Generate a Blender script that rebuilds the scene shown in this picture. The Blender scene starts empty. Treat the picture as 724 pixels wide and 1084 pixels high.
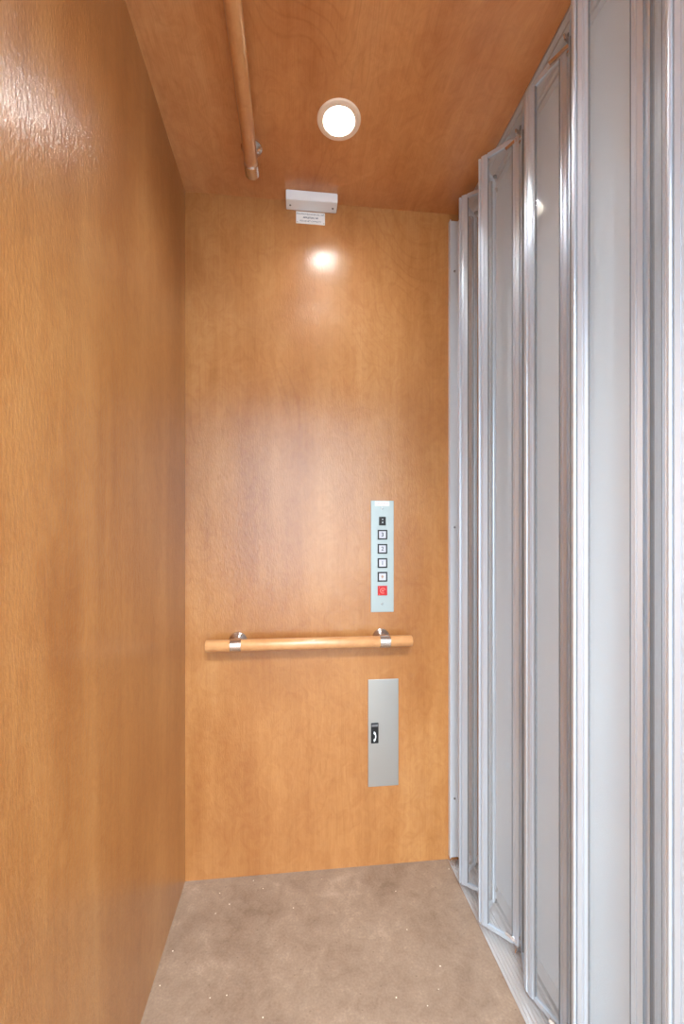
import bpy, bmesh, math, random
from mathutils import Vector, Matrix
random.seed(4)
S = bpy.context.scene
COL = S.collection
PI = math.pi

# ------------------------------------------------------------------ helpers
def lin(r, g, b):
    f = lambda c: (c/255/12.92) if c/255 <= .04045 else ((c/255+.055)/1.055)**2.4
    return (f(r), f(g), f(b), 1)

def mesh_from(bm, name):
    bmesh.ops.recalc_face_normals(bm, faces=bm.faces)
    me = bpy.data.meshes.new(name); bm.to_mesh(me); bm.free(); return me

def obj(name, bm, m, parent=None, smooth=False, loc=None):
    me = mesh_from(bm, name) if isinstance(bm, bmesh.types.BMesh) else bm
    if m is not None and not me.materials:
        me.materials.append(m)
    if smooth:
        for p in me.polygons: p.use_smooth = True
        try: me.set_sharp_from_angle(angle=math.radians(35))
        except Exception: pass
    o = bpy.data.objects.new(name, me); COL.objects.link(o)
    if parent is not None: o.parent = parent
    if loc: o.location = loc
    return o

def thing(name, label, cat, loc=(0, 0, 0), group=None, rotz=0):
    o = bpy.data.objects.new(name, None); COL.objects.link(o)
    o.location = loc; o.rotation_euler = (0, 0, rotz)
    o.empty_display_size = .05
    return tag(o, label, cat, group)

def tag(o, label, cat, group=None):
    o['label'] = label; o['category'] = cat
    if group: o['group'] = group
    return o

def struct(name, bm, m):
    o = obj(name, bm, m); o['kind'] = 'structure'; return o

def box(bm, a, b, bev=0, seg=2, M=None):
    c = [(a[i]+b[i])/2 for i in range(3)]
    s = [abs(b[i]-a[i]) for i in range(3)]
    r = bmesh.ops.create_cube(bm, size=1)
    vs = r['verts']
    for v in vs: v.co = Vector((v.co.x*s[0]+c[0], v.co.y*s[1]+c[1], v.co.z*s[2]+c[2]))
    if bev:
        es = list({e for v in vs for e in v.link_edges})
        rr = bmesh.ops.bevel(bm, geom=es, offset=bev, segments=seg, affect='EDGES', profile=.5)
        vs = list({v for f in rr['faces'] for v in f.verts} | {v for v in vs if v.is_valid})
    if M is not None:
        for v in vs: v.co = M @ v.co
    return vs

def lathe(bm, prof, n=32, M=None):
    """revolve (r, h) profile about z; M places it."""
    rings = []
    for r, h in prof:
        if r < 1e-6:
            rings.append([bm.verts.new((0, 0, h))])
        else:
            rings.append([bm.verts.new((r*math.cos(2*PI*k/n), r*math.sin(2*PI*k/n), h)) for k in range(n)])
    for A, B in zip(rings, rings[1:]):
        for k in range(n):
            k2 = (k+1) % n
            if len(A) == 1 and len(B) == 1: continue
            if len(A) == 1: bm.faces.new((A[0], B[k], B[k2]))
            elif len(B) == 1: bm.faces.new((A[k], A[k2], B[0]))
            else: bm.faces.new((A[k], A[k2], B[k2], B[k]))
    if M is not None:
        for R_ in rings:
            for v in R_: v.co = M @ v.co

def axis(p, d):
    """matrix: local z -> d, origin at p"""
    d = Vector(d).normalized()
    return Matrix.Translation(p) @ d.to_track_quat('Z', 'Y').to_matrix().to_4x4()

def prism(bm, pts, p0, p1, plane='xz'):
    """extrude a closed 2d outline (x,z) along y from p0 to p1, or (x,y) along z."""
    f = (lambda a, b, t: (a, t, b)) if plane == 'xz' else (lambda a, b, t: (a, b, t))
    A = [bm.verts.new(f(a, b, p0)) for a, b in pts]
    B = [bm.verts.new(f(a, b, p1)) for a, b in pts]
    n = len(pts)
    bm.faces.new(A); bm.faces.new(B[::-1])
    for k in range(n): bm.faces.new((A[k], B[k], B[(k+1) % n], A[(k+1) % n]))

def text_bm(s, size, loc, bold=0.0):
    """lettering lying on the back wall plane (facing -y), centred on loc"""
    cu = bpy.data.curves.new('lettering', 'FONT'); cu.body = s; cu.size = size
    cu.align_x = 'CENTER'; cu.align_y = 'CENTER'; cu.extrude = .00015; cu.offset = bold
    t = bpy.data.objects.new('tmp', cu); COL.objects.link(t)
    dg = bpy.context.evaluated_depsgraph_get()
    me = bpy.data.meshes.new_from_object(t.evaluated_get(dg))
    bm = bmesh.new(); bm.from_mesh(me)
    M = Matrix.Translation(loc) @ Matrix.Rotation(PI/2, 4, 'X')
    bmesh.ops.transform(bm, matrix=M, verts=bm.verts)
    bpy.data.objects.remove(t); bpy.data.curves.remove(cu); bpy.data.meshes.remove(me)
    return bm

# ------------------------------------------------------------------ materials
class N:
    def __init__(s, name):
        s.m = bpy.data.materials.new(name); s.m.use_nodes = True
        s.t = s.m.node_tree; s.b = s.t.nodes['Principled BSDF']; s.out = s.t.nodes['Material Output']
    def n(s, kind, **kw):
        nd = s.t.nodes.new(kind)
        for k, v in kw.items():
            if k[0] == '_': nd.inputs[k[1:].replace('_', ' ')].default_value = v
            else: setattr(nd, k, v)
        return nd
    def l(s, a, b): s.t.links.new(a, b)
    def p(s, **kw):
        for k, v in kw.items(): s.b.inputs[k.replace('_', ' ')].default_value = v
        return s
    def math(s, op, a, b=None):
        nd = s.t.nodes.new('ShaderNodeMath'); nd.operation = op
        for i, x in enumerate((a, b)):
            if x is None: continue
            if isinstance(x, (int, float)): nd.inputs[i].default_value = x
            else: s.l(x, nd.inputs[i])
        return nd.outputs[0]
    def mix(s, fac, a, b, blend='MIX'):
        nd = s.t.nodes.new('ShaderNodeMix'); nd.data_type = 'RGBA'; nd.blend_type = blend
        for i, x in ((0, fac), (6, a), (7, b)):
            if isinstance(x, (int, float, tuple)): nd.inputs[i].default_value = x
            else: s.l(x, nd.inputs[i])
        return nd.outputs[2]
    def coords(s, scale, loc=(0, 0, 0)):
        tc = s.n('ShaderNodeTexCoord'); mp = s.n('ShaderNodeMapping')
        mp.inputs['Scale'].default_value = scale; mp.inputs['Location'].default_value = loc
        s.l(tc.outputs['Object'], mp.inputs['Vector']); return mp.outputs[0]
    def noise(s, vec, scale=1, detail=4, rough=.5, dist=0):
        nd = s.n('ShaderNodeTexNoise'); s.l(vec, nd.inputs['Vector'])
        nd.inputs['Scale'].default_value = scale; nd.inputs['Detail'].default_value = detail
        nd.inputs['Roughness'].default_value = rough; nd.inputs['Distortion'].default_value = dist
        return nd.outputs['Fac']
    def ramp(s, fac, *stops):
        nd = s.n('ShaderNodeValToRGB'); e = nd.color_ramp.elements
        while len(e) < len(stops): e.new(.5)
        for q, (p_, c_) in zip(e, stops): q.position = p_; q.color = c_
        s.l(fac, nd.inputs[0]); return nd.outputs[0]

def g(v): return (v, v, v, 1)

def wood(name, along, c0, c1, c2, off=(0, 0, 0), coat=.6, rough=.33, coatrough=.12, peel=.25, fig=1.0):
    """stained maple veneer: along = grain axis"""
    m = N(name)
    def sc(a, b): return tuple(b if i == along else a for i in range(3))
    blot = m.noise(m.coords(sc(3.2, 1.6), off), 1, 3, .55, .4)
    band = m.noise(m.coords(sc(9, .55), off), 1, 4, .6, .3)
    mott = m.noise(m.coords(sc(24, 17), off), 1, 6, .66, 1.6)
    base = m.ramp(m.math('ADD', m.math('MULTIPLY', blot, .55), m.math('MULTIPLY', band, .45)),
                  (.34, c0), (.5, c1), (.68, c2))
    fine = m.noise(m.coords(sc(420, 9), off), 1, 3, .6)
    base = m.mix(m.math('MULTIPLY', m.ramp(fine, (.35, g(0)), (.7, g(1))),   .33*fig), base, m.mix(1.0, base, (.72, .62, .52, 1), 'MULTIPLY'))
    base = m.mix(m.ramp(mott, (.40, g(.0)), (.66, g(.55))), base, m.mix(1.0, base, (.80, .68, .60, 1), 'MULTIPLY'))
    # cathedral figure: contour lines of a slow field
    field = m.noise(m.coords(sc(2.4, .75), off), 1, 2, .45, .8)
    wv = m.math('ABSOLUTE', m.math('SINE', m.math('MULTIPLY', field, 125)))
    thin = m.ramp(wv, (.0, g(1)), (.45, g(0)))
    msk = m.ramp(m.noise(m.coords(sc(2.0, 1.2), (off[0]+3, off[1]+1, off[2]+5)), 1, 2), (.47, g(0)), (.66, g(.30*fig)))
    fac = m.math('MULTIPLY', thin, msk)
    base = m.mix(fac, base, m.mix(1.0, base, (.62, .48, .38, 1), 'MULTIPLY'))
    m.l(base, m.b.inputs['Base Color'])
    m.p(Roughness=rough, Coat_Weight=coat, Coat_Roughness=coatrough, Coat_IOR=1.5)
    m.b.inputs['Specular IOR Level'].default_value = .35
    if peel:
        pk = m.noise(m.coords(sc(210, 70), off), 1, 3, .6)
        bp = m.n('ShaderNodeBump'); bp.inputs['Strength'].default_value = peel; bp.inputs['Distance'].default_value = .002
        m.l(pk, bp.inputs['Height']); m.l(bp.outputs[0], m.b.inputs['Normal'])
        m.l(bp.outputs[0], m.b.inputs['Coat Normal'])
    return m.m

WC = (lin(162, 104, 54), lin(182, 126, 72), lin(199, 147, 92))
M_back = wood('maple_back', 2, *WC, off=(3.1, 0, 1.7), peel=.3, coatrough=.16, fig=.9)
M_left = wood('maple_left', 2, *WC, off=(7, 2.2, .4), peel=.55, coatrough=.17, fig=.8)
M_ceil = wood('maple_ceiling', 1, lin(186, 120, 70), lin(208, 146, 92), lin(222, 168, 116), off=(1.3, 5, 0))
M_rail_x = wood('maple_rail_x', 0, lin(198, 140, 90), lin(212, 158, 106), lin(222, 170, 122), peel=0, coatrough=.15, fig=.6)
M_rail_y = wood('maple_rail_y', 1, lin(198, 140, 90), lin(212, 158, 106), lin(222, 170, 122), peel=0, coatrough=.15, fig=.6)

def metal(name, col, rough, along=None, met=1.0, aniso=0, streak=.08):
    m = N(name).p(Metallic=met, Roughness=rough, Base_Color=col)
    if along is not None:
        sc = tuple(.5 if i == along else 380 for i in range(3))
        f = m.noise(m.coords(sc), 1, 2)
        r = m.math('ADD', m.math('MULTIPLY', f, streak*2), rough-streak)
        m.l(r, m.b.inputs['Roughness'])
        c = m.mix(m.math('MULTIPLY', f, .12), col, m.mix(1.0, col, g(.8), 'MULTIPLY'))
        m.l(c, m.b.inputs['Base Color'])
    return m.m

M_alu = metal('satin_aluminium', lin(214, 224, 235), .30, 2, met=.6, streak=.015)
M_jamb = metal('jamb_aluminium', lin(226, 232, 238), .4, 2, met=.25, streak=.03)
M_track = metal('mill_aluminium', lin(228, 224, 222), .36, 1, met=.7)
M_steel = metal('brushed_steel', lin(190, 192, 190), .34, 0, met=.85)
M_nickel = metal('satin_nickel', lin(214, 204, 196), .24)
M_chrome = metal('bright_screw', lin(200, 200, 200), .2)
M_dark = N('black_plastic').p(Base_Color=lin(10, 12, 15), Roughness=.5).m
M_slot = N('dark_recess').p(Base_Color=lin(40, 38, 38), Roughness=.6).m
M_copsteel = metal('panel_steel', lin(168, 180, 180), .42, 2, met=.35)
M_btn = N('button_white').p(Base_Color=lin(200, 203, 214), Roughness=.4).m
M_red = N('button_red').p(Base_Color=lin(190, 8, 14), Roughness=.4).m
M_coral = N('symbol_coral').p(Base_Color=lin(245, 120, 110), Roughness=.4).m
M_ink = N('ink').p(Base_Color=lin(60, 62, 72), Roughness=.5).m
M_inkb = N('ink_brown').p(Base_Color=lin(176, 140, 110), Roughness=.5).m
M_whitep = N('white_plastic').p(Base_Color=lin(240, 243, 247), Roughness=.35).m
M_paper = N('label_white').p(Base_Color=lin(235, 232, 230), Roughness=.5).m
M_trim = N('copper_trim').p(Base_Color=lin(246, 224, 200), Roughness=.45).m
M_cavity = N('reflector').p(Base_Color=lin(235, 225, 210), Roughness=.4).m
M_gap_line = N('gap_line_grey').p(Base_Color=lin(120, 124, 130), Roughness=.6).m
M_rubber = N('grey_rubber').p(Base_Color=lin(110, 110, 112), Roughness=.6).m

def m_white_wall():
    m = N('white_paint').p(Roughness=.38)
    f = m.noise(m.coords((2, 2, 1)), 1, 3)
    m.l(m.ramp(f, (.3, lin(236, 244, 249)), (.7, lin(239, 246, 251))), m.b.inputs['Base Color'])
    return m.m
M_white = m_white_wall()

def m_floor():
    m = N('mottled_stone_vinyl').p(Roughness=.5)
    a = m.noise(m.coords((5, 5, 5), (2.3, 1, 0)), 1, 6, .62, .8)
    b = m.noise(m.coords((19, 19, 19)), 1, 5, .65, .5)
    c = m.noise(m.coords((160, 160, 160)), 1, 3, .6)
    s_ = m.math('ADD', m.math('ADD', m.math('MULTIPLY', a, .42), m.math('MULTIPLY', b, .35)), m.math('MULTIPLY', c, .23))
    base = m.ramp(s_, (.36, lin(122, 99, 80)), (.45, lin(137, 114, 95)), (.55, lin(150, 127, 107)), (.66, lin(176, 151, 130)))
    vo = m.n('ShaderNodeTexVoronoi'); vo.inputs['Scale'].default_value = 30
    m.l(m.coords((1, 1, 1)), vo.inputs['Vector'])
    wc = m.n('ShaderNodeSeparateColor'); m.l(vo.outputs['Color'], wc.inputs[0])
    pick = m.math('MULTIPLY', m.math('LESS_THAN', vo.outputs['Distance'], .055), m.math('GREATER_THAN', wc.outputs[0], .62))
    base = m.mix(pick, base, lin(240, 226, 205))
    vo2 = m.n('ShaderNodeTexVoronoi'); vo2.inputs['Scale'].default_value = 55
    m.l(m.coords((1, 1.4, 1), (4, 2, 0)), vo2.inputs['Vector'])
    w2 = m.n('ShaderNodeSeparateColor'); m.l(vo2.outputs['Color'], w2.inputs[0])
    pk2 = m.math('MULTIPLY', m.math('LESS_THAN', vo2.outputs['Distance'], .14), m.math('GREATER_THAN', w2.outputs[1], .8))
    base = m.mix(m.math('MULTIPLY', pk2, .5), base, lin(104, 84, 68))
    m.l(base, m.b.inputs['Base Color'])
    bp = m.n('ShaderNodeBump'); bp.inputs['Strength'].default_value = .25; bp.inputs['Distance'].default_value = .001
    m.l(c, bp.inputs['Height']); m.l(bp.outputs[0], m.b.inputs['Normal'])
    return m.m
M_floor = m_floor()

def m_acrylic():
    m = N('acrylic_bright_haze')
    tr = m.n('ShaderNodeBsdfTransparent'); tr.inputs[0].default_value = (.995, .997, .996, 1)
    gl = m.n('ShaderNodeBsdfGlossy'); gl.inputs['Roughness'].default_value = .06; gl.inputs[0].default_value = g(.95)
    lw = m.n('ShaderNodeLayerWeight')
    f3 = m.math('ADD', m.math('MULTIPLY', m.math('POWER', lw.outputs['Facing'], 5), .55), .022)
    df = m.n('ShaderNodeBsdfDiffuse'); df.inputs[0].default_value = (.88, .93, .97, 1)
    tl = m.n('ShaderNodeBsdfTranslucent'); tl.inputs[0].default_value = (.92, .95, .98, 1)
    hz = m.n('ShaderNodeMixShader'); hz.inputs[0].default_value = .35; m.l(df.outputs[0], hz.inputs[1]); m.l(tl.outputs[0], hz.inputs[2])
    my = m.n('ShaderNodeMixShader'); my.inputs[0].default_value = .13; m.l(tr.outputs[0], my.inputs[1]); m.l(hz.outputs[0], my.inputs[2])  # white haze mixed into the clear pane to brighten it
    mx = m.n('ShaderNodeMixShader'); m.l(f3, mx.inputs[0]); m.l(my.outputs[0], mx.inputs[1]); m.l(gl.outputs[0], mx.inputs[2])
    m.l(mx.outputs[0], m.out.inputs[0]); m.t.nodes.remove(m.b)
    return m.m
M_pane = m_acrylic()

def m_emit(name, col, st):
    m = N(name); e = m.n('ShaderNodeEmission'); e.inputs[0].default_value = col; e.inputs[1].default_value = st
    m.l(e.outputs[0], m.out.inputs[0]); m.t.nodes.remove(m.b); return m.m
M_lamp = m_emit('lamp_glow', (.88, .955, 1, 1), 140)

# ------------------------------------------------------------------ the cab shell
XL, XR, XG, YB, YF, H = -.36, .545, .665, 1.492, -.16, 2.30
bm = bmesh.new(); box(bm, (XL-.03, YF, -.03), (XR, YB+.03, 0)); struct('floor', bm, M_floor)
bm = bmesh.new(); box(bm, (XL-.03, YF, -.03), (XL, YB+.03, H+.03)); struct('wall_left', bm, M_left)
bm = bmesh.new(); box(bm, (XL, YB, -.06), (XG+.05, YB+.03, H)); struct('wall_back', bm, M_back)
# ceiling with two round holes for the downlights
LX, LY, LY2, LR = .124, 1.188, .80, .046
bm = bmesh.new()
n = 48
def holed(LY, y0, y1):
    x0, x1 = XL, .594
    circ = [(LX+LR*math.cos(2*PI*k/n), LY+LR*math.sin(2*PI*k/n)) for k in range(n)]
    def sq(k):
        a = 2*PI*k/n; c_, s_ = math.cos(a), math.sin(a)
        t = min((x1-LX)/c_ if c_ > 1e-9 else 1e9, (x0-LX)/c_ if c_ < -1e-9 else 1e9,
                (y1-LY)/s_ if s_ > 1e-9 else 1e9, (y0-LY)/s_ if s_ < -1e-9 else 1e9)
        return (LX+t*c_, LY+t*s_)
    for z in (H, H+.03):
        I = [bm.verts.new((x, y, z)) for x, y in circ]
        O = [bm.verts.new((*sq(k), z)) for k in range(n)]
        for k in range(n):
            k2 = (k+1) % n
            bm.faces.new((I[k], I[k2], O[k2], O[k]))
            pa, pb = O[k].co, O[k2].co
            if abs(pa.x-pb.x) > 1e-5 and abs(pa.y-pb.y) > 1e-5:      # a corner lies between
                cx = x0 if min(abs(pa.x-x0), abs(pb.x-x0)) < 1e-5 else x1
                cy = y0 if min(abs(pa.y-y0), abs(pb.y-y0)) < 1e-5 else y1
                bm.faces.new((O[k], O[k2], bm.verts.new((cx, cy, z))))
holed(LY, 1.0, YB+.03); holed(LY2, YF, 1.0)
struct('ceiling', bm, M_ceil)
# white landing side beyond the gate
bm = bmesh.new(); box(bm, (XG, YF, -.06), (XG+.05, YB, H+.05)); struct('wall_right', bm, M_white)
# front of the cab: opening with a wooden header, hallway outside
bm = bmesh.new(); box(bm, (XL-.03, YF-.03, 2.07), (XG+.05, YF, H+.05)); struct('wall_front', bm, M_back)
HY = -2.3
bm = bmesh.new(); box(bm, (-1.6, HY, -.03), (1.9, YF, 0)); struct('floor', bm, M_floor)
bm = bmesh.new(); box(bm, (-1.65, HY, 0), (-1.6, YF-.03, 2.6)); struct('wall_hall_left', bm, M_white)
bm = bmesh.new(); box(bm, (1.9, HY, 0), (1.95, YF-.03, 2.6)); struct('wall_hall_right', bm, M_white)
bm = bmesh.new(); box(bm, (-1.6, HY, 2.6), (1.9, YF-.03, 2.65)); struct('ceiling', bm, M_white)
bm = bmesh.new()
box(bm, (-1.6, YF-.06, 0), (XL-.03, YF-.03, 2.6)); box(bm, (XG+.05, YF-.06, 0), (1.9, YF-.03, 2.6)); box(bm, (XL-.03, YF-.06, 2.07), (XG+.05, YF-.03, 2.6))
struct('wall_hall_front', bm, M_white)
WX0, WX1, WZ0, WZ1 = -.85, 1.0, .55, 2.2
bm = bmesh.new()
box(bm, (-1.6, HY-.05, 0), (WX0, HY, 2.6)); box(bm, (WX1, HY-.05, 0), (1.9, HY, 2.6))
box(bm, (WX0, HY-.05, 0), (WX1, HY, WZ0)); box(bm, (WX0, HY-.05, WZ1), (WX1, HY, 2.6))
struct('wall_hall_back', bm, M_white)
bm = bmesh.new()
for a, b in (((WX0, WZ0), (WX0+.05, WZ1)), ((WX1-.05, WZ0), (WX1, WZ1)), ((WX0, WZ0), (WX1, WZ0+.05)), ((WX0, WZ1-.05), (WX1, WZ1)), ((.05, WZ0), (.1, WZ1))):
    box(bm, (a[0], HY-.04, a[1]), (b[0], HY-.005, b[1]))
struct('window_1', bm, M_white)

# ------------------------------------------------------------------ sill and overhead track
def ribbed(name, zb, sgn, xs, label):
    """extrusion whose face carries ribs and one deep slot; sgn=+1 faces up, -1 faces down"""
    pts = [(xs[0][0], zb - sgn*.018)]
    for xa, xb, h in xs: pts += [(xa, zb+sgn*h), (xb, zb+sgn*h)]
    pts.append((xs[-1][1], zb - sgn*.018))
    b_ = bmesh.new(); prism(b_, pts, YF, YB-.002)
    o = obj(name, b_, M_track); return tag(o, label, 'track')
bm = bmesh.new(); box(bm, (XR, YF, -.06), (XG, YB, -.0205)); struct('floor', bm, M_slot)
rib = []
x = XR+.0015
for k in range(6):
    rib += [(x, x+.006, .0), (x+.006, x+.0095, -.005)]; x += .0095
rib += [(x, x+.006, 0), (x+.006, x+.020, -.012), (x+.020, x+.024, .004), (x+.024, x+.034, -.012), (x+.034, XG-.001, .003)]
ribbed('floor_track', -.002, 1, rib, 'grooved aluminium threshold track on the floor under the folding gate')
tr = [(.596, .606, .0), (.606, .610, .004), (.610, .622, -.0), (.622, .640, .014), (.640, .646, 0), (.646, .652, .008), (.652, XG-.001, 0)]
tr = [(a, b, -h) for a, b, h in tr]
ribbed('ceiling_track', H-.003, -1, tr, 'slotted aluminium overhead track along the ceiling above the folding gate')

# ------------------------------------------------------------------ folding gate
ZB, ZT = .014, 2.262
gate = thing('folding_gate', 'tall accordion folding gate of clear panels in silvery aluminium frames', 'gate', (.60, .68, 0))
G0 = Vector((.60, .68, 0))
P = [(.590, 1.462), (.632, 1.449), (.542, 1.368), (.628, 1.298), (.544, 1.222), (.6264, 1.132), (.579, 1.0235), (.619, .911), (.556, .806),
     (.634, .714), (.579, .610), (.640, .507), (.565, .412), (.640, .318), (.572, .220), (.640, .120), (.575, .018), (.640, -.084)]
SW, ST = .0185, .0045       # stile width, half thickness
for i in range(1, len(P)-1):
    a, b = Vector((*P[i], 0))-G0, Vector((*P[i+1], 0))-G0
    L = (b-a).length; d = (b-a).normalized(); nrm = Vector((-d.y, d.x, 0))
    M = Matrix.Translation(a) @ Matrix(((d.x, nrm.x, 0, 0), (d.y, nrm.y, 0, 0), (0, 0, 1, 0), (0, 0, 0, 1)))
    fr = bmesh.new()
    g0, g1 = .0068, L-.0068
    for s0, s1, q in ((g0, g0+SW, 1), (g1-SW, g1, -1)):
        # stile section: flat face, rounded outer bead, step towards the pane
        if q == 1:
            pts = [(s0, -ST), (s1-.0105, -ST), (s1-.010, -ST+.0016), (s1-.009, -ST+.0016), (s1-.0085, -ST), (s1-.006, -ST), (s1-.005, -ST+.002), (s1, -ST+.0025), (s1, ST-.0025), (s1-.005, ST-.002), (s1-.006, ST), (s1-.0085, ST), (s1-.009, ST-.0016), (s1-.010, ST-.0016), (s1-.0105, ST), (s0, ST), (s0-.002, 0)]
        else:
            pts = [(s0, -ST+.0025), (s0+.005, -ST+.002), (s0+.006, -ST), (s0+.0085, -ST), (s0+.009, -ST+.0016), (s0+.010, -ST+.0016), (s0+.0105, -ST), (s1, -ST), (s1+.002, 0), (s1, ST), (s0+.0105, ST), (s0+.010, ST-.0016), (s0+.009, ST-.0016), (s0+.0085, ST), (s0+.006, ST), (s0+.005, ST-.002), (s0, ST-.0025)]
        v0 = len(fr.verts)
        prism(fr, pts, ZB, ZT, 'xy')
    for z0, z1 in ((ZB, ZB+.012), (ZT-.012, ZT)):
        box(fr, (g0+SW, -ST, z0), (g1-SW, ST, z1))
    bmesh.ops.transform(fr, matrix=M, verts=fr.verts)
    po = obj('gate_panel', fr, M_alu, gate, smooth=False)
    pb = bmesh.new(); box(pb, (g0+SW-.003, -.0012, ZB+.010), (g1-SW+.003, .0012, ZT-.010)); bmesh.ops.transform(pb, matrix=M, verts=pb.verts)
    obj('pane', pb, M_pane, po)
    for s0 in (g0+SW-.0002, g1-SW-.0018):
        qb = bmesh.new(); box(qb, (s0, -.0032, ZB+.012), (s0+.002, .0032, ZT-.012)); bmesh.ops.transform(qb, matrix=M, verts=qb.verts)
        obj('gap_line', qb, M_gap_line, po)  # thin grey strips colour in the dark gaps between pane and stile
# piano hinges between neighbouring panels; trolleys and guide shoes at the outer folds
for i in range(1, len(P)):
    p = Vector((*P[i], 0))-G0
    hb = bmesh.new()
    lathe(hb, [(0, ZB+.002), (.0038, ZB+.002), (.0038, ZT-.002), (0, ZT-.002)], 14, Matrix.Translation(p))
    obj('hinge', hb, M_alu, gate, smooth=True)
    if i % 2 == 1:                                              # outer fold
        for top in (1, 0):
            z0 = ZT if top else ZB
            s = 1 if top else -1
            ab = bmesh.new()
            zc = z0 - s*.020
            for dy in (-1, 1):                                  # splayed arms clipped on both panels
                q = Vector((-.034, dy*.028, -s*.020))
                c_ = Vector((p.x, p.y, z0 - s*.002))
                mid = c_ + q/2
                MM = axis(mid, q)
                box(ab, (-.0016, -.0045, -q.length/2), (.0016, .0045, q.length/2), M=MM)
            lathe(ab, [(0, -.018), (.0035, -.018), (.0035, .012), (0, .012)] if top else [(0, -.010), (.0035, -.010), (.0035, .018), (0, .018)], 12, Matrix.Translation((p.x, p.y, z0)))
            lathe(ab, [(0, 0), (.009, 0), (.009, .004), (0, .004)], 16, Matrix.Translation((p.x, p.y, z0 - s*.026)))
            br = obj('trolley' if top else 'guide_shoe', ab, M_nickel, gate, smooth=True)
            rb = bmesh.new()
            zr = z0+.014 if top else z0-.011
            lathe(rb, [(0, 0), (.007, 0), (.007, .006), (0, .006)], 16, Matrix.Translation((p.x, p.y, zr)))
            obj('roller', rb, M_rubber, br, smooth=True)

# small white pieces seen behind the clear panels
bm = bmesh.new(); box(bm, (.6535, 1.22, 1.955), (XG, 1.235, 2.0), .002)
tag(obj('gate_catch', bm, M_whitep), 'small white catch behind the clear gate panels, high up', 'catch')

# ------------------------------------------------------------------ wall jamb channel
jt = thing('jamb_channel', 'narrow aluminium jamb channel screwed to the back wall beside the gate', 'jamb', (.568, YB, 0))
pts = [(-.020, 0), (-.020, -.018), (-.017, -.018), (-.016, -.012), (.010, -.012), (.011, -.018), (.024, -.018), (.024, 0)]
bm = bmesh.new(); prism(bm, pts, .014, 2.268, 'xy'); jc = obj('channel', bm, M_jamb, jt)
for z in (2.09, 1.183, .222):
    b = bmesh.new(); lathe(b, [(0, .0035), (.0025, .0032), (.0042, .0012), (.0044, 0), (0, 0)], 16, axis((-.002, -.012, z), (0, -1, 0)))
    obj('screw', b, M_chrome, jt, smooth=True)

# ------------------------------------------------------------------ handrails
def rail_bm(Lh, r=.019):
    b = bmesh.new()
    lathe(b, [(0, -Lh), (r-.003, -Lh), (r-.001, -Lh+.001), (r, -Lh+.003), (r, Lh-.003), (r-.001, Lh-.001), (r-.003, Lh), (0, Lh)], 40)
    return b
def bracket_bm(off, w=.035):
    """clamp band round the bar (local z axis) with a flared arm and a flange at distance off along +y"""
    b = bmesh.new()
    r0, r1 = .0191, .0212
    lathe(b, [(r0, -w/2), (r1-.0005, -w/2), (r1, -w/2+.0006), (r1, w/2-.0006), (r1-.0005, w/2), (r0, w/2)], 40)
    Ma = axis((0, off, 0), (0, -1, 0))
    lathe(b, [(0, 0), (.031, 0), (.0312, .003), (.029, .006), (.021, .011), (.014, .018), (.0115, .026), (.0105, off-r1+.004)], 36, Ma)
    return b
def bracket_screw(s, off):
    b = bmesh.new()
    lathe(b, [(0, .0025), (.003, .002), (.0036, 0), (0, 0)], 12, axis((s*.0225, off-.009, 0), (0, -1, 0)))
    return b
OFF = .06
hr = thing('handrail', 'round wooden handrail on two metal brackets across the back wall', 'handrail', (.058, YB-OFF, .797))
Rx = Matrix.Rotation(PI/2, 4, 'Y')
b = rail_bm(.340); bmesh.ops.transform(b, matrix=Rx, verts=b.verts); obj('rail', b, M_rail_x, hr, smooth=True)
for xx in (-.245, .246):
    b = bracket_bm(OFF); bmesh.ops.transform(b, matrix=Matrix.Translation((xx, 0, 0)) @ Rx, verts=b.verts)
    k = obj('bracket', b, M_nickel, hr, smooth=True); k['label'] = 'satin metal bracket with round flange'
    for s_ in (-1, 1):
        b = bracket_screw(s_, OFF); bmesh.ops.transform(b, matrix=Matrix.Translation((xx, 0, 0)), verts=b.verts)
        obj('screw', b, M_chrome, k, smooth=True)
cr = thing('handrail', 'round wooden rail on metal brackets running along the ceiling', 'handrail', (-.124, .80, H-OFF))
Ry = Matrix(((1, 0, 0, 0), (0, 0, 1, 0), (0, 1, 0, 0), (0, 0, 0, 1)))     # bar along y, flange towards +z
b = rail_bm(.519); bmesh.ops.transform(b, matrix=Ry, verts=b.verts); obj('rail', b, M_rail_y, cr, smooth=True)
for yy in (-.5, .5015):
    b = bracket_bm(OFF, .038); bmesh.ops.transform(b, matrix=Matrix.Translation((0, yy, 0)) @ Ry, verts=b.verts)
    k = obj('bracket', b, M_nickel, cr, smooth=True); k['label'] = 'satin metal bracket with round flange'
    for s_ in (-1, 1):
        b = bracket_screw(s_, OFF); bmesh.ops.transform(b, matrix=Matrix.Translation((0, yy, 0)) @ Ry, verts=b.verts)
        obj('screw', b, M_chrome, k, smooth=True)

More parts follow.
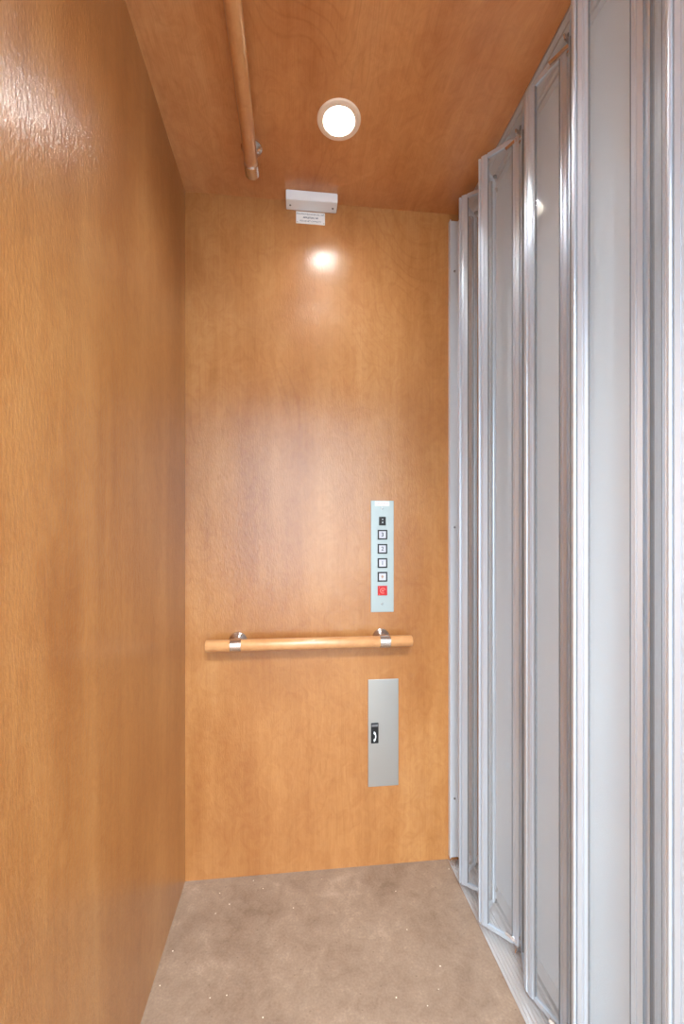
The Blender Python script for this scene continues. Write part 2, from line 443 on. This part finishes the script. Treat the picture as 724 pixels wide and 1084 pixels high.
# ------------------------------------------------------------------ call panel
def screw(parent, x, y, z, r=.003, name='screw'):
    b = bmesh.new(); lathe(b, [(0, .0012), (r*.7, .001), (r, 0), (0, 0)], 14, axis((x, y, z), (0, -1, 0)))
    return obj(name, b, M_slot if r < .0025 else M_chrome, parent, smooth=True)
cx, cz = .3080, 1.081
cp = thing('control_panel', 'tall narrow steel button panel with square buttons above the handrail', 'control panel', (cx, YB, cz))
bm = bmesh.new(); box(bm, (-.0405, -.003, -.195), (.0405, 0, .195), .0008); obj('faceplate', bm, M_copsteel, cp)
for z in (.167, -.167): screw(cp, -.001, -.003, z, .0035)
bm = bmesh.new(); box(bm, (-.027, -.0034, .176), (.025, -.003, .193)); lb = obj('sticker', bm, M_paper, cp)
lb['label'] = 'small white paper sticker'
obj('lettering', text_bm('CAPACITY 950 LB', .0052, (-.001, -.0036, .1845)), N('ink_pale').p(Base_Color=lin(170, 150, 160), Roughness=.6).m, lb)
bm = bmesh.new(); box(bm, (-.012, -.005, .123-.015), (.012, -.003, .123+.015), .0008); ds = obj('display', bm, M_dark, cp); ds['label'] = 'black floor indicator window'
b = bmesh.new()
for z in (.129, .1185): lathe(b, [(0, 0), (.0017, 0), (.0017, .0004), (0, .0004)], 12, axis((.0005, -.005, z), (0, -1, 0)))
obj('mark', b, M_whitep, ds)
def frame_bm(z, w=.0170, t=.0046):
    b = bmesh.new()
    box(b, (-w, -.0062, z+w-t), (w, -.003, z+w), .0006); box(b, (-w, -.0062, z-w), (w, -.003, z-w+t), .0006)
    box(b, (-w, -.0062, z-w+t), (-w+t, -.003, z+w-t), .0006); box(b, (w-t, -.0062, z-w+t), (w, -.003, z+w-t), .0006)
    return b
for z, ch, lab in ((.0755, '3', 'white square button, the topmost'), (.026, '2', 'white square button, second down'),
                   (-.0235, '1', 'white square button, third down'), (-.0717, None, 'white square button just above the red one')):
    k = obj('button', frame_bm(z), M_dark, cp); k['label'] = lab + ', in a black frame'
    b = bmesh.new(); box(b, (-.0124, -.0056, z-.0124), (.0124, -.003, z+.0124), .0006); kc = obj('button_cap', b, M_btn, k)
    if ch:
        obj('symbol', text_bm(ch, .019, (0, -.0058, z), .0003), M_ink, k)
    else:
        b = bmesh.new(); lathe(b, [(0, 0), (.0042, 0), (.0042, .0003), (0, .0003)], 18, axis((-.0005, -.0056, z+.001), (0, -1, 0)))
        box(b, (-.0028, -.0059, z-.0058), (.0018, -.0056, z-.0035)); box(b, (.0045, -.0059, z+.0005), (.0075, -.0056, z+.0015))
        obj('symbol', b, M_inkb, k)
z = -.120
bm = bmesh.new(); box(bm, (-.0168, -.0065, z-.0168), (.0168, -.003, z+.0168), .0012); rd = obj('stop_button', bm, M_red, cp); rd['label'] = 'red square stop button with a round symbol'
b = bmesh.new(); Mr = axis((.001, -.0065, z), (0, -1, 0))
seg = 22
for a0 in range(3, seg):                                  # open ring
    a, c_ = 2*PI*a0/(seg+2)-.5, 2*PI*(a0+1)/(seg+2)-.5
    vs = []
    for h in (0, .0004):
        vs += [b.verts.new(Mr @ Vector((r_*math.cos(q), r_*math.sin(q), h))) for r_, q in ((.0075, a), (.0102, a), (.0102, c_), (.0075, c_))]
    b.faces.new(vs[4:8])
    for i_ in range(4): b.faces.new((vs[i_], vs[(i_+1) % 4], vs[4+(i_+1) % 4], vs[4+i_]))
lathe(b, [(0, 0), (.0035, 0), (.0035, .0004), (0, .0004)], 16, Mr)
box(b, (-.0135, -.0069, z+.0095), (-.0105, -.0065, z+.0125)); box(b, (-.0135, -.0069, z-.014), (-.0095, -.0065, z-.0115))
obj('symbol', b, M_coral, rd)

# ------------------------------------------------------------------ phone box door
px, pz = .3115, .4635
ph = thing('phone_cabinet', 'plain brushed steel phone door plate set below the handrail', 'phone cabinet', (px, YB, pz))
bm = bmesh.new(); box(bm, (-.054, -.003, -.187), (.054, 0, .187), .001); obj('door', bm, M_steel, ph)
bm = bmesh.new(); box(bm, (-.044, -.008, -.034), (-.018, -.003, .036), .0015, 3); lt = obj('latch', bm, M_dark, ph, smooth=False); lt['label'] = 'black latch with a white handset symbol'
b = bmesh.new()
arc = []
Mx = axis((-.0385, -.008, -.010), (0, -1, 0))
def hs(q, r_): return (-.0385 + r_*math.cos(q), -.010 + r_*1.45*math.sin(q))
for k in range(12):
    q0, q1 = -1.25+2.5*k/12, -1.25+2.5*(k+1)/12
    w0 = .0030 if (k < 3 or k > 8) else .0018
    pts = [hs(q0, .0105-w0), hs(q0, .0105+w0), hs(q1, .0105+w0), hs(q1, .0105-w0)]
    lo = [b.verts.new((x_, -.008, z_)) for x_, z_ in pts]; up = [b.verts.new((x_, -.0084, z_)) for x_, z_ in pts]
    b.faces.new(up)
    for i_ in range(4): b.faces.new((lo[i_], lo[(i_+1) % 4], up[(i_+1) % 4], up[i_]))
obj('symbol', b, M_whitep, lt)
bm = bmesh.new(); box(bm, (-.0425, -.0095, .0245), (-.0195, -.0075, .0325), .0008); obj('thumb_grip', bm, M_rubber, lt)

# ------------------------------------------------------------------ cover box and capacity plate
cb = thing('cover_box', 'white rectangular cover box fixed where back wall meets the ceiling', 'cover box', (.060, YB, H))
bm = bmesh.new()
prism(bm, [(-.0860, 0), (.0860, 0), (.0860, -.050), (-.0860, -.050)], -.032, 0, 'xy')
bmesh.ops.bevel(bm, geom=list(bm.edges), offset=.002, segments=2, affect='EDGES')
obj('cover', bm, M_whitep, cb)
for xx in (-.072, .072):
    b = bmesh.new(); lathe(b, [(0, .0015), (.0025, .0012), (.0036, 0), (0, 0)], 14, axis((xx, -.022, -.032), (0, 0, -1)))
    obj('screw', b, metal('screw_grey', lin(110, 110, 112), .4), cb, smooth=True)
lx, lz = .0572, 2.2450
lp = thing('capacity_plate', 'small white printed plate with three lines of text under the cover box', 'sign', (lx, YB, lz))
bm = bmesh.new(); box(bm, (-.0495, -.0015, -.0205), (.0495, 0, .0205), .0004); obj('plate', bm, M_paper, lp)
M_letter = N('ink_blue_grey').p(Base_Color=lin(70, 78, 100), Roughness=.5).m
obj('lettering', text_bm('WAUPACA ELEVATOR CO., INC.', .0066, (0, -.0017, .0118)), M_letter, lp)
obj('lettering', text_bm('APPLETON, WI', .0078, (0, -.0017, 0), .0002), M_letter, lp)
obj('lettering', text_bm('950 LB NET CAPACITY', .0074, (0, -.0017, -.0118)), M_letter, lp)
for xx in (-.045, .045):
    for zz in (-.016, .016): 
        b = bmesh.new(); lathe(b, [(0, .0008), (.0014, .0006), (.0018, 0), (0, 0)], 10, axis((xx, -.0015, zz), (0, -1, 0)))
        obj('screw', b, M_chrome, lp)

# ------------------------------------------------------------------ downlight
def downlight(y, label):
    dl = thing('downlight', label, 'ceiling light', (LX, y, H))
    b = bmesh.new()
    lathe(b, [(.0420, .008), (.0415, -.001), (.0435, -.0050), (.052, -.0062), (.059, -.0040), (.0605, 0), (.0458, 0), (.0420, .008)], 56)
    obj('trim_ring', b, M_trim, dl, smooth=True)
    b = bmesh.new(); lathe(b, [(.0444, .002), (.0444, .012), (.0425, .060), (0, .061)], 48); obj('reflector', b, M_cavity, dl, smooth=True)
    b = bmesh.new(); lathe(b, [(0, .026), (.018, .0275), (.032, .032), (.037, .040), (.030, .054), (0, .0545)], 40); obj('bulb', b, M_lamp, dl, smooth=True)
downlight(LY, 'round recessed downlight glowing white in a peach trim ring, nearest the back wall')
downlight(LY2, 'round recessed downlight in the ceiling, further from the back wall and out of frame')

# ------------------------------------------------------------------ light outside the cab
def area(name, loc, rot, sx, sy, power, col):
    l = bpy.data.lights.new(name, 'AREA'); l.shape = 'RECTANGLE'; l.size = sx; l.size_y = sy; l.energy = power; l.color = col
    o = bpy.data.objects.new(name, l); COL.objects.link(o); o.location = loc; o.rotation_euler = rot; return o
area('window_daylight', ((WX0+WX1)/2, HY-.06, (WZ0+WZ1)/2), (PI/2, 0, 0), WX1-WX0, WZ1-WZ0, 24, (.86, .94, 1))
area('hall_fill', (.1, -1.1, 2.58), (0, 0, 0), .9, .9, 85, (.86, .94, 1))  # unseen fill lamp added in the hall to brighten the cab
W = bpy.data.worlds.new('world'); S.world = W; W.use_nodes = True
W.node_tree.nodes['Background'].inputs[0].default_value = (.8, .9, 1, 1)
W.node_tree.nodes['Background'].inputs[1].default_value = .8

# ------------------------------------------------------------------ camera
cam = bpy.data.cameras.new('camera'); co = bpy.data.objects.new('camera', cam); COL.objects.link(co)
F = 458.0
cam.sensor_fit = 'VERTICAL'; cam.sensor_height = 24; cam.lens = 24*F/1084
cam.shift_y = 26/1084; cam.clip_start = .01
co.location = (0, 0, 1.15); co.rotation_euler = (PI/2, 0, -math.atan(51/F))
S.camera = co
S.view_settings.view_transform = 'Standard'; S.view_settings.look = 'None'
S.view_settings.exposure = 1.2; S.view_settings.gamma = 1; S.view_settings.use_curve_mapping = False
S.cycles.use_denoising = True
S.cycles.max_bounces = 14; S.cycles.transparent_max_bounces = 40; S.cycles.diffuse_bounces = 6; S.cycles.glossy_bounces = 6
S.cycles.sample_clamp_indirect = 6
